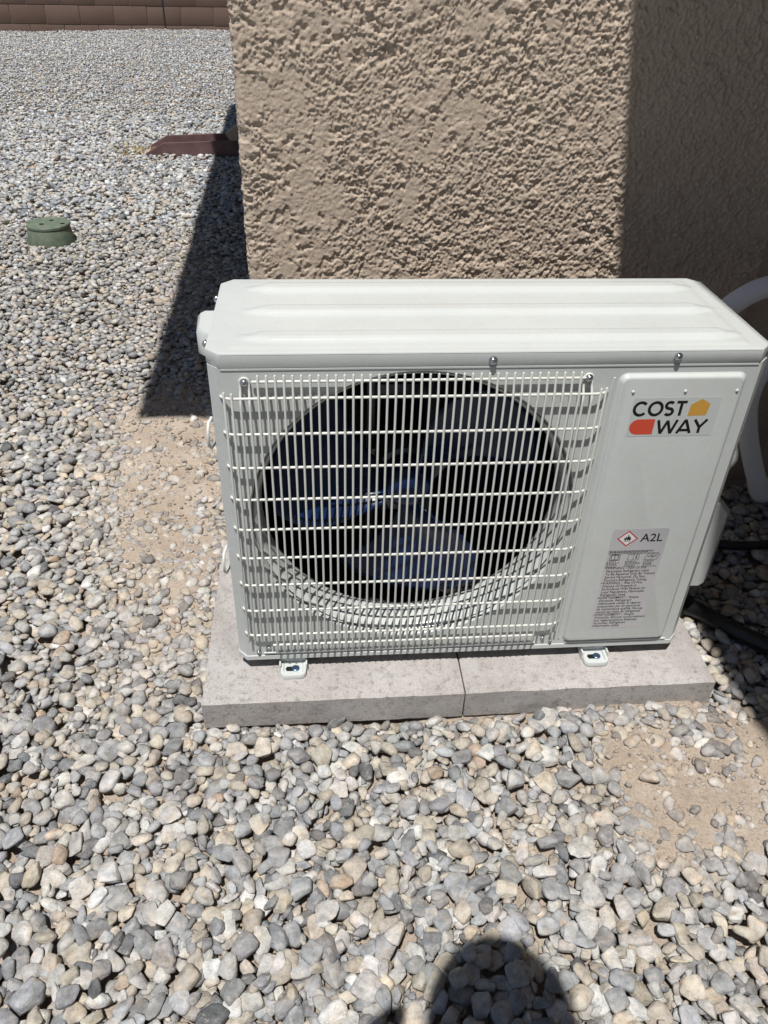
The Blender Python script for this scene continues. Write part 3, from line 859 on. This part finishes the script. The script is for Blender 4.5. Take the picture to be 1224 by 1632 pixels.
# ------------------------------------------------------------------ yard things
vb = empty('valve_box', (-.893, 2.337, GZ-.012), 0)
tag(vb, 'round green plastic valve box standing in the gravel', 'valve box')
def lathe(pr, n=40): return [[(r*math.cos(2*math.pi*k/n), r*math.sin(2*math.pi*k/n), z) for k in range(n)] for r, z in pr]
mb = MB(); mb.loops(lathe([(.090, -.02), (.0875, .015), (.0785, .066), (.0775, .068), (.060, .068)]), False, True); mb.build('body', M_GREEN, vb, True, 40)
mb = MB(); mb.loops(lathe([(.0785, .0685), (.0805, .0700), (.0805, .0775), (.0785, .0800), (.0710, .0805), (.0700, .0796), (.0, .0798)][:-1]), True, True); lidv = mb.build('lid', M_GREEN, vb, True, 35)
for hx, hy in ((-.018, -.022), (.006, .030), (.058, -.012)):
    mb = MB(); q = [(hx+.009*math.cos(t), hy+.0075*math.sin(t)) for t in [2*math.pi*k/12 for k in range(12)]]
    mb.loops([[(a, b, .0790) for a, b in q], [(a, b, .0812) for a, b in q]], False, True); mb.build('slot', M_BLACK, lidv)

sp = empty('splash_block', (-.24, 3.80, GZ), HOUSE_YAW)
tag(sp, 'brown open-ended splash block under the downspout at the house corner', 'splash block')
def wallbox(mb, y0, y1):
    prof = [(0, -.02), (-.525, -.02), (-.525, .012), (-.515, .020), (-.425, .068), (0, .085)]
    mb.loops([[(x, y0, z) for x, z in prof], [(x, y1, z) for x, z in prof]], True, True)
mb = MB(); wallbox(mb, 0, .018); mb.build('side', M_SPLASH, sp)
mb = MB(); wallbox(mb, .20, .218); mb.build('side', M_SPLASH, sp)
mb = MB(); mb.box((-.515, .0185, -.02), (-.002, .1995, .012)); mb.build('floor', M_SPLASH, sp)
mb = MB(); mb.box((-.0018, .0, -.02), (.016, .218, .085)); mb.build('end', M_SPLASH, sp)

# dry grass beside the splash block
M_STRAW = mat('dry_grass', (.42, .34, .16), .9)
mb = MB()
for k in range(170):
    gx_ = random.gauss(-.86, .06); gy_ = random.gauss(3.86, .07)
    a_ = random.uniform(0, 6.28); L_ = random.uniform(.02, .06); w_ = .0014
    p0 = Vector((gx_, gy_, GZ-.004)); p1 = p0+Vector((math.cos(a_)*L_*.5, math.sin(a_)*L_*.5, L_*.6)); p2 = p0+Vector((math.cos(a_)*L_, math.sin(a_)*L_, L_*.65))
    s_ = Vector((-math.sin(a_), math.cos(a_), 0))*w_
    mb.add([p0-s_, p0+s_, p1+s_, p1-s_, p2], [(0, 1, 2, 3), (3, 2, 4)])
gr = mb.build('dry_grass', M_STRAW, None, recalc=False); tag(gr, 'sparse dry straw grass at the mouth of the splash block', 'grass', kind='stuff')

# ------------------------------------------------------------------ pebbles
def ico(sub):
    bm = bmesh.new(); bmesh.ops.create_icosphere(bm, subdivisions=sub, radius=1)
    bm.verts.index_update()
    v = np.array([q.co[:] for q in bm.verts]); f = np.array([[q.index for q in p.verts] for p in bm.faces]); bm.free()
    return v/np.linalg.norm(v, axis=1)[:, None], f
K = 28
def stone_shapes(sub, seed=99):
    r = np.random.default_rng(seed); v, f = ico(sub); out = []
    for k in range(K):
        n = int(r.integers(6, 11))
        nrm = r.standard_normal((n, 3)); nrm /= np.linalg.norm(nrm, axis=1)[:, None]
        nrm = np.concatenate([nrm, np.eye(3), -np.eye(3)])
        dist = np.concatenate([r.uniform(.55, 1.0, n), r.uniform(.92, 1.05, 6)])
        p = r.choice([8., 14., 24., 40.], p=[.22, .30, .28, .20])
        dt = np.clip(v @ nrm.T, 0, None)/dist[None]
        rad = (dt**p).sum(1)**(-1/p)
        q = v*rad[:, None]
        q *= 1 + .035*np.sin(v @ r.standard_normal((3, 3))*3.0 + r.uniform(0, 6, 3)).sum(1)[:, None]/2
        mx = np.abs(q).max(0); q = q/mx
        out.append(q)
    return np.array(out), f
SH0 = np.array([[1,0,0],[0,1,0],[-1,0,0],[0,-1,0],[0,0,1],[0,0,-1.]])[None]*np.random.default_rng(3).uniform(.75, 1.1, (K, 6, 1)); F0 = np.array([[0,1,4],[1,2,4],[2,3,4],[3,0,4],[1,0,5],[2,1,5],[3,2,5],[0,3,5]])
SH1, F1 = stone_shapes(1); SH2, F2 = stone_shapes(2); SH3, F3 = stone_shapes(3)

def tones(n, r, warm=0.0):
    kind = r.choice(6, n, p=[.39, .26, .24, .055, .045, .01])
    v = r.uniform(0, 1, n); c = np.zeros((n, 3))
    base = [((.21, .40), (.97, 1.0, 1.035)), ((.35, .53), (1.02, 1.0, .955)), ((.32, .48), (1.10, 1.0, .845)), ((.12, .20), (.96, 1.0, 1.06)), ((.50, .64), (1.0, 1.0, .98)), ((.28, .40), (1.25, 1.0, .78))]
    for k, ((a, b), t) in enumerate(base):
        s = kind == k; vv = a+(b-a)*v[s]; c[s] = vv[:, None]*np.array(t)[None]
    c *= r.uniform(.985, 1.015, (n, 3))
    w = np.broadcast_to(np.asarray(warm), (n,))[:, None]
    return c*(1-w) + (c*.45+.55*np.array(SAND)*.95)*w

def euler_mats(az, nrm, roll=None):
    """columns: long axis, mid axis, short axis (along nrm)"""
    n = nrm/np.linalg.norm(nrm, axis=1)[:, None]
    a = np.stack([np.cos(az), np.sin(az), np.zeros_like(az)], -1)
    a = a - n*(a*n).sum(1)[:, None]; a /= np.linalg.norm(a, axis=1)[:, None]
    b = np.cross(n, a)
    return np.stack([a, b, n], -1)

def blocked(x, y, pad):
    """no pebble centre inside slab, house, boxes"""
    bad = (x > SLX-pad) & (x < SLX+2*PAV+.002+pad) & (y > SLY-pad) & (y < SLY+PAV+pad)
    c, s = math.cos(HOUSE_YAW), math.sin(HOUSE_YAW)
    uu = c*(x-HX)+s*(y-HY); vv = -s*(x-HX)+c*(y-HY)
    bad |= (uu > -.004) & (uu < 3) & (vv > -.004) & (vv < 3.7)
    bad |= (uu > 1.10)
    bad |= (x+.893)**2+(y-2.337)**2 < (.087+pad)**2
    bad |= (x > -.79) & (x < -.2) & (y > 3.795) & (y < 4.03)
    return bad

# near field: dropped one after another onto a height map so that they lie on each other
CELL = .0035
hx0, hx1, hy0, hy1 = -1.95, 1.25, -.78, 2.55
HN = (int((hy1-hy0)/CELL), int((hx1-hx0)/CELL))
hyc = hy0+(np.arange(HN[0])+.5)*CELL; hxc = hx0+(np.arange(HN[1])+.5)*CELL
HXg, HYg = np.meshgrid(hxc, hyc)
HM = ground_h(HXg, HYg)
def area_near(x, y):
    left = -.75 - .40*(y+.5); right = np.where(y < .55, np.minimum(.92+.45*(y+.5), 1.17), -.02)
    return (x > np.maximum(left, hx0+.05)) & (x < np.minimum(right, hx1-.05))
r = np.random.default_rng(5)
NN = 80000
cand = np.stack([r.uniform(hx0, hx1, NN*2), r.uniform(hy0+.04, hy1-.04, NN*2)], -1)
kpa = area_near(cand[:, 0], cand[:, 1]); cand = cand[kpa]
cand = cand[r.uniform(0, 1, len(cand)) > .86*smoothstep(.10, .85, sand_mask(cand[:, 0], cand[:, 1]))]
stones = []                                              # x,y,z,a,b,c,az,nx,ny,nz,shape
def rand_size(n):
    s = np.exp(r.normal(math.log(.0109), .25, n)); return np.clip(s, .0052, .0182)
N = len(cand); A_ = rand_size(N); 
A_ = np.where(r.uniform(0, 1, N) < .30, A_*.55, A_)
B_ = A_*r.uniform(.52, .95, N); C_ = B_*r.uniform(.36, .72, N)
AZ = r.uniform(0, math.pi, N)
order = np.argsort(A_ + r.normal(0, .007, N))
pad = np.minimum(A_, .016)*.45
bad = blocked(cand[:, 0], cand[:, 1], pad)
cover = np.zeros(HN, np.int16)
cnt = np.zeros(HN, np.int16)
for i in order:
    if bad[i]: continue
    x, y = cand[i]; a, b, c = A_[i], B_[i], C_[i]
    R_ = int(a/CELL)+1
    best = None
    for t in range(5):
        if t: 
            xx, yy = x+r.normal(0, .012), y+r.normal(0, .012)
        else: xx, yy = x, y
        ix, iy = int((xx-hx0)/CELL), int((yy-hy0)/CELL)
        if ix < R_ or iy < R_ or ix >= HN[1]-R_ or iy >= HN[0]-R_: continue
        hh = HM[iy, ix]
        if best is None or hh < best[0]: best = (hh, xx, yy, ix, iy)
    if best is None: continue
    _, x, y, ix, iy = best
    if blocked(np.array([x]), np.array([y]), pad[i])[0]: continue
    sl = (slice(iy-R_, iy+R_+1), slice(ix-R_, ix+R_+1))
    dx = HXg[sl]-x; dy = HYg[sl]-y
    ca, sa = math.cos(AZ[i]), math.sin(AZ[i])
    e = ((ca*dx+sa*dy)/a)**2 + ((-sa*dx+ca*dy)/b)**2
    msk = e < 1
    if msk.sum() < 1: continue
    Hs = HM[sl][msk]
    prof = c*np.sqrt(1-e[msk])
    zr_ = np.percentile(Hs+prof, 52)-.0008
    base0 = ground_h(x, y)
    if zr_ - base0 > .031: continue                      # the heap is deep enough here
    # lean with the stones below
    if msk.sum() > 6:
        G = np.linalg.lstsq(np.stack([dx[msk], dy[msk], np.ones(msk.sum())], -1), Hs, rcond=None)[0]
        gx_, gy_ = np.clip(G[:2], -.9, .9)
    else: gx_ = gy_ = 0
    s_ = float(sand_mask(np.array(x), np.array(y)))
    nrm = (-gx_*.7+r.normal(0, .14), -gy_*.7+r.normal(0, .14), 1)
    zr_ -= c*r.uniform(.2, 1.15)*min(1, s_*1.5)
    stones.append((x, y, zr_, a, b, c, AZ[i], *nrm, r.integers(K), s_))
    HM[sl][msk] = np.maximum(Hs, zr_+prof)
S = np.array(stones)
print('near pebbles', len(S))
top_h = np.array([HM[int((q[1]-hy0)/CELL), int((q[0]-hx0)/CELL)] for q in S])
vis = (S[:, 2]+S[:, 5]*.9 >= top_h-.0015)
col = tones(len(S), r, np.clip(S[:, 11]*.6 + .22*r.uniform(0, 1, len(S))**2, 0, .8))
P3 = S[:, :3]-np.array(CAM)[None]
dep = P3 @ np.array(FWD); pu = 612+F_PX*(P3 @ np.array(RIGHT))/dep; pv = 816-F_PX*(P3 @ np.array(UP))/dep
inf = (pu > 5) & (pu < 1219) & (pv > 5) & (pv < 1627)
hidden = (S[:, 0] > -.02) & (S[:, 0] < .78) & (S[:, 1] > 0)
score = S[:, 3]*S[:, 4]/dep**2*np.where(vis & inf & ~hidden, 1, 0)
single = np.zeros(len(S), bool); single[np.argsort(-score)[:300]] = True
RM = euler_mats(S[:, 6], S[:, 7:10])
shape = S[:, 10].astype(int)

def joined(name, idx_sets, parent):
    V = []; Fc = []; Cc = []; o = 0
    for (SHv, Fv), (p, rm, sz, shp, cc) in idx_sets:
        q = SHv[shp]*sz[:, None, :]
        q = np.einsum('nij,nkj->nki', rm, q) + p[:, None, :]
        n, nv = q.shape[:2]
        V.append(q.reshape(-1, 3)); Fc.append((Fv[None]+(np.arange(n)*nv)[:, None, None]+o).reshape(-1, 3))
        Cc.append(np.repeat(np.concatenate([cc, np.ones((n, 1))], 1), nv, 0)); o += n*nv
    V = np.concatenate(V); Fc = np.concatenate(Fc); Cc = np.concatenate(Cc)
    me = np_mesh(name, V, Fc)
    at = me.attributes.new('tone', 'FLOAT_COLOR', 'POINT'); at.data.foreach_set('color', Cc.astype(np.float32).ravel())
    print(name, 'tris', len(Fc))
    return link(name, me, M_STONE, parent)

near = ~single & vis & (S[:, 1] < -.30)
seen = (pu > -60) & (pu < 1290)
near &= seen
mid = ~single & vis & ~near & seen & (S[:, 1] < .95)
low = ~single & ~near & ~mid & (top_h - S[:, 2] - S[:, 5] < .008)
def pick(m_): return (S[m_, :3], RM[m_], S[m_, 3:6], shape[m_], col[m_])
g1 = joined('gravel', [((SH3, F3), pick(near)), ((SH2, F2), pick(mid)), ((SH1, F1), pick(low))], ground)
g1['kind'] = 'stuff'

# crumbs of soil and grit on the bare sand
ng = 16000
qx = r.uniform(-.6, 1.1, ng); qy = r.uniform(-.6, 1.5, ng)
okc = (r.uniform(0, 1, ng) < smoothstep(.15, .7, sand_mask(qx, qy))) & area_near(qx, qy) & ~blocked(qx, qy, .004)
qx, qy = qx[okc], qy[okc]; ng = len(qx)
ca_ = np.exp(r.normal(math.log(.0030), .50, ng)); cb_ = ca_*r.uniform(.6, 1, ng)
cc_ = tones(ng, r, r.choice([.95, .9, .5], ng, p=[.5, .3, .2]))*r.uniform(.7, 1.1, (ng, 1))
crumb = (np.stack([qx, qy, ground_h(qx, qy)+ca_*.25], -1), euler_mats(r.uniform(0, 6, ng), np.stack([r.normal(0, .4, ng), r.normal(0, .4, ng), np.ones(ng)], -1)), np.stack([ca_, cb_, cb_*.7], -1), r.integers(K, size=ng), cc_)
g3_ = joined('grit', [((SH1, F1), crumb)], ground)
g3_['kind'] = 'stuff'

# far field: sizes as near, laid over the sheet
def far_field(y0, y1, dens, scale, seed):
    rr = np.random.default_rng(seed); 
    x0, x1 = -.40*y1-1.15, .10
    n = int((x1-x0)*(y1-y0)*dens)
    x = rr.uniform(x0, x1, n); y = rr.uniform(y0, y1, n)
    ok = (x > -.40*y-1.1) & (x < np.where(y < 4.1, 0.0, .1+.0*y)) & (x < -.02*y+.12)
    ok &= (x < -.0314*y+.03)
    ok &= ~blocked(x, y, .006) & (rr.uniform(0, 1, n) > .8*smoothstep(.2, .8, sand_mask(x, y)))
    # nothing behind the block wall
    ok &= ((y-wa.y)*wd.x - (x-wa.x)*wd.y) < .03
    x, y = x[ok], y[ok]; n = len(x)
    a = np.clip(np.exp(rr.normal(math.log(.0158), .28, n)), .008, .03)*scale; b = a*rr.uniform(.62, .95, n); c = b*rr.uniform(.45, .8, n)
    z = ground_h(x, y) + .013 + rr.uniform(-.005, .009, n)
    nrm = np.stack([rr.normal(0, .25, n), rr.normal(0, .25, n), np.ones(n)], -1)
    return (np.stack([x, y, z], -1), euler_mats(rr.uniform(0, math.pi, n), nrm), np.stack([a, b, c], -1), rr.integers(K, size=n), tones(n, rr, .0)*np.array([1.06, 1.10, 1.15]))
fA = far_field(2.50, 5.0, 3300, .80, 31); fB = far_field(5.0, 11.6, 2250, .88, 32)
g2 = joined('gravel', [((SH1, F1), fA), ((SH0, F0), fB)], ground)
g2['kind'] = 'stuff'

# the 300 pebbles that show largest, each an object
pmesh = []
for k in range(K):
    me = np_mesh('pebble', SH3[k], F3); me.materials.append(M_STONE1); pmesh.append(me)
for i in np.nonzero(single)[0]:
    o = bpy.data.objects.new('pebble', pmesh[shape[i]]); COL.objects.link(o); o.parent = ground
    mw = Matrix(RM[i].tolist()).to_4x4() @ Matrix.Diagonal((*S[i, 3:6], 1)); mw.translation = Vector(S[i, :3])
    o.matrix_world = mw; o.color = (*col[i], 1)

# ------------------------------------------------------------------ the photographer, whose head shades the gravel in front
def person():
    root = empty('person', (.082, -1.325, GZ))
    tag(root, 'person standing just outside the picture whose head shadow falls on the foreground pebbles', 'person')
    M_SKIN = mat('skin', (.42, .25, .17), .55); M_SHIRT = mat('shirt', (.10, .13, .20), .85); M_JEANS = mat('jeans', (.035, .05, .09), .85); M_HAIR = mat('hair', (.02, .014, .01), .6)
    J = {}; E = []; V = []; Rd = []
    def add(n, p, r, par=None):
        J[n] = len(V); V.append(p); Rd.append(r)
        if par is not None: E.append((J[par], J[n]))
    add('pelvis', (0, .0, .86), (.145, .11)); add('belly', (0, .02, 1.0), (.135, .10), 'pelvis'); add('chest', (0, .07, 1.18), (.15, .11), 'belly')
    add('neck0', (0, .12, 1.31), (.075, .07), 'chest'); add('neck', (0, .19, 1.37), (.052, .055), 'neck0'); add('jaw', (.02, .285, 1.40), (.060, .072), 'neck'); add('skull', (.03, .315, 1.475), (.075, .092), 'jaw'); add('crown', (.03, .315, 1.545), (.058, .072), 'skull')
    for s, n in ((-1, 'l'), (1, 'r')):
        add('hip'+n, (s*.09, 0, .80), (.09, .09), 'pelvis'); add('knee'+n, (s*.10, .03, .47), (.06, .062), 'hip'+n); add('ank'+n, (s*.11, 0, .09), (.042, .045), 'knee'+n); add('toe'+n, (s*.13, .17, .035), (.045, .03), 'ank'+n)
        add('sh'+n, (s*.175, .10, 1.25), (.06, .06), 'chest'); add('elb'+n, (s*.21, .12, 1.00), (.043, .043), 'sh'+n); add('wr'+n, (s*.10+.04, .355, 1.00), (.028, .026), 'elb'+n); 
    me = bpy.data.meshes.new('body'); me.from_pydata(V, E, []); me.update()
    o = link('body', me, M_SHIRT, root)
    me.materials.append(M_JEANS); me.materials.append(M_SKIN)
    sk = o.modifiers.new('skin', 'SKIN')
    for i, rd in enumerate(Rd): me.skin_vertices[0].data[i].radius = rd
    me.skin_vertices[0].data[0].use_root = True
    o.modifiers.new('sub', 'SUBSURF').levels = 2; o.modifiers['sub'].render_levels = 2
    bpy.context.view_layer.update()
    m2 = bpy.data.meshes.new_from_object(o.evaluated_get(bpy.context.evaluated_depsgraph_get()))
    o.modifiers.clear(); o.data = m2; m2.name = 'body'
    if not m2.materials:
        for q in (M_SHIRT, M_JEANS, M_SKIN): m2.materials.append(q)
    for p in m2.polygons:
        c = p.center; p.use_smooth = True
        p.material_index = 1 if c.z < .88 else (2 if (c.z > 1.335 and c.y > .13) or (c.y > .25 and c.z < 1.1) else 0)
    # hands holding the phone: palm and five bent fingers each
    for s in (-1, 1):
        mb = MB(); dl = Vector((-.010, .028, .02)) if s < 0 else Vector((0, 0, 0))
        w = Vector((s*.10+.04, .355, 1.0))
        mb.tube([w, w+(Vector((s*.075+.05, .430, .985))+dl-w)*.6, Vector((s*.075+.05, .435, .985))+dl], .026, 10, True, [.026, .034, .024])
        for k in range(4):
            z = 1.015-.018*k; b_ = Vector((s*.080+.05, .435, z))+dl; ln_ = (.9, 1.0, .95, .8)[k]
            mb.tube([b_, b_+Vector((s*.006, .018*ln_, 0)), b_+Vector((-s*.012, .030*ln_, 0)), b_+Vector((-s*.030*ln_, .030, 0))], .0085, 8, True, [.0095, .009, .0082, .006])
        b_ = Vector((s*.075+.05, .425, 1.005))+dl; mb.tube([b_, b_+Vector((-s*.010, .002, .022)), b_+Vector((-s*.028, .006, .030))], .01, 8, True, [.011, .010, .007])
        mb.build('hand', M_SKIN, root, True)
    mb = MB(); bm = bmesh.new(); bmesh.ops.create_uvsphere(bm, u_segments=24, v_segments=16, radius=1)
    for v in list(bm.verts):
        if v.co.z < -.25 and v.co.y > -.2: v.co.z = -.25
        v.co = Vector((.03+v.co.x*.089, .300+v.co.y*.110, 1.505+v.co.z*.092))
    mb.bm(bm); mb.build('hair', M_HAIR, root, True)
    mb = MB()
    for s in (-1, 1): mb.tube([(.03+s*.030, .400, 1.470), (.03+s*.030, .408, 1.470)], .011, 8)
    mb.tube([(.03, .395, 1.478), (.03, .418, 1.452), (.03, .400, 1.446)], .010, 8, True, [.007, .012, .010])
    mb.build('face', M_SKIN, root, True)
    return root
person()
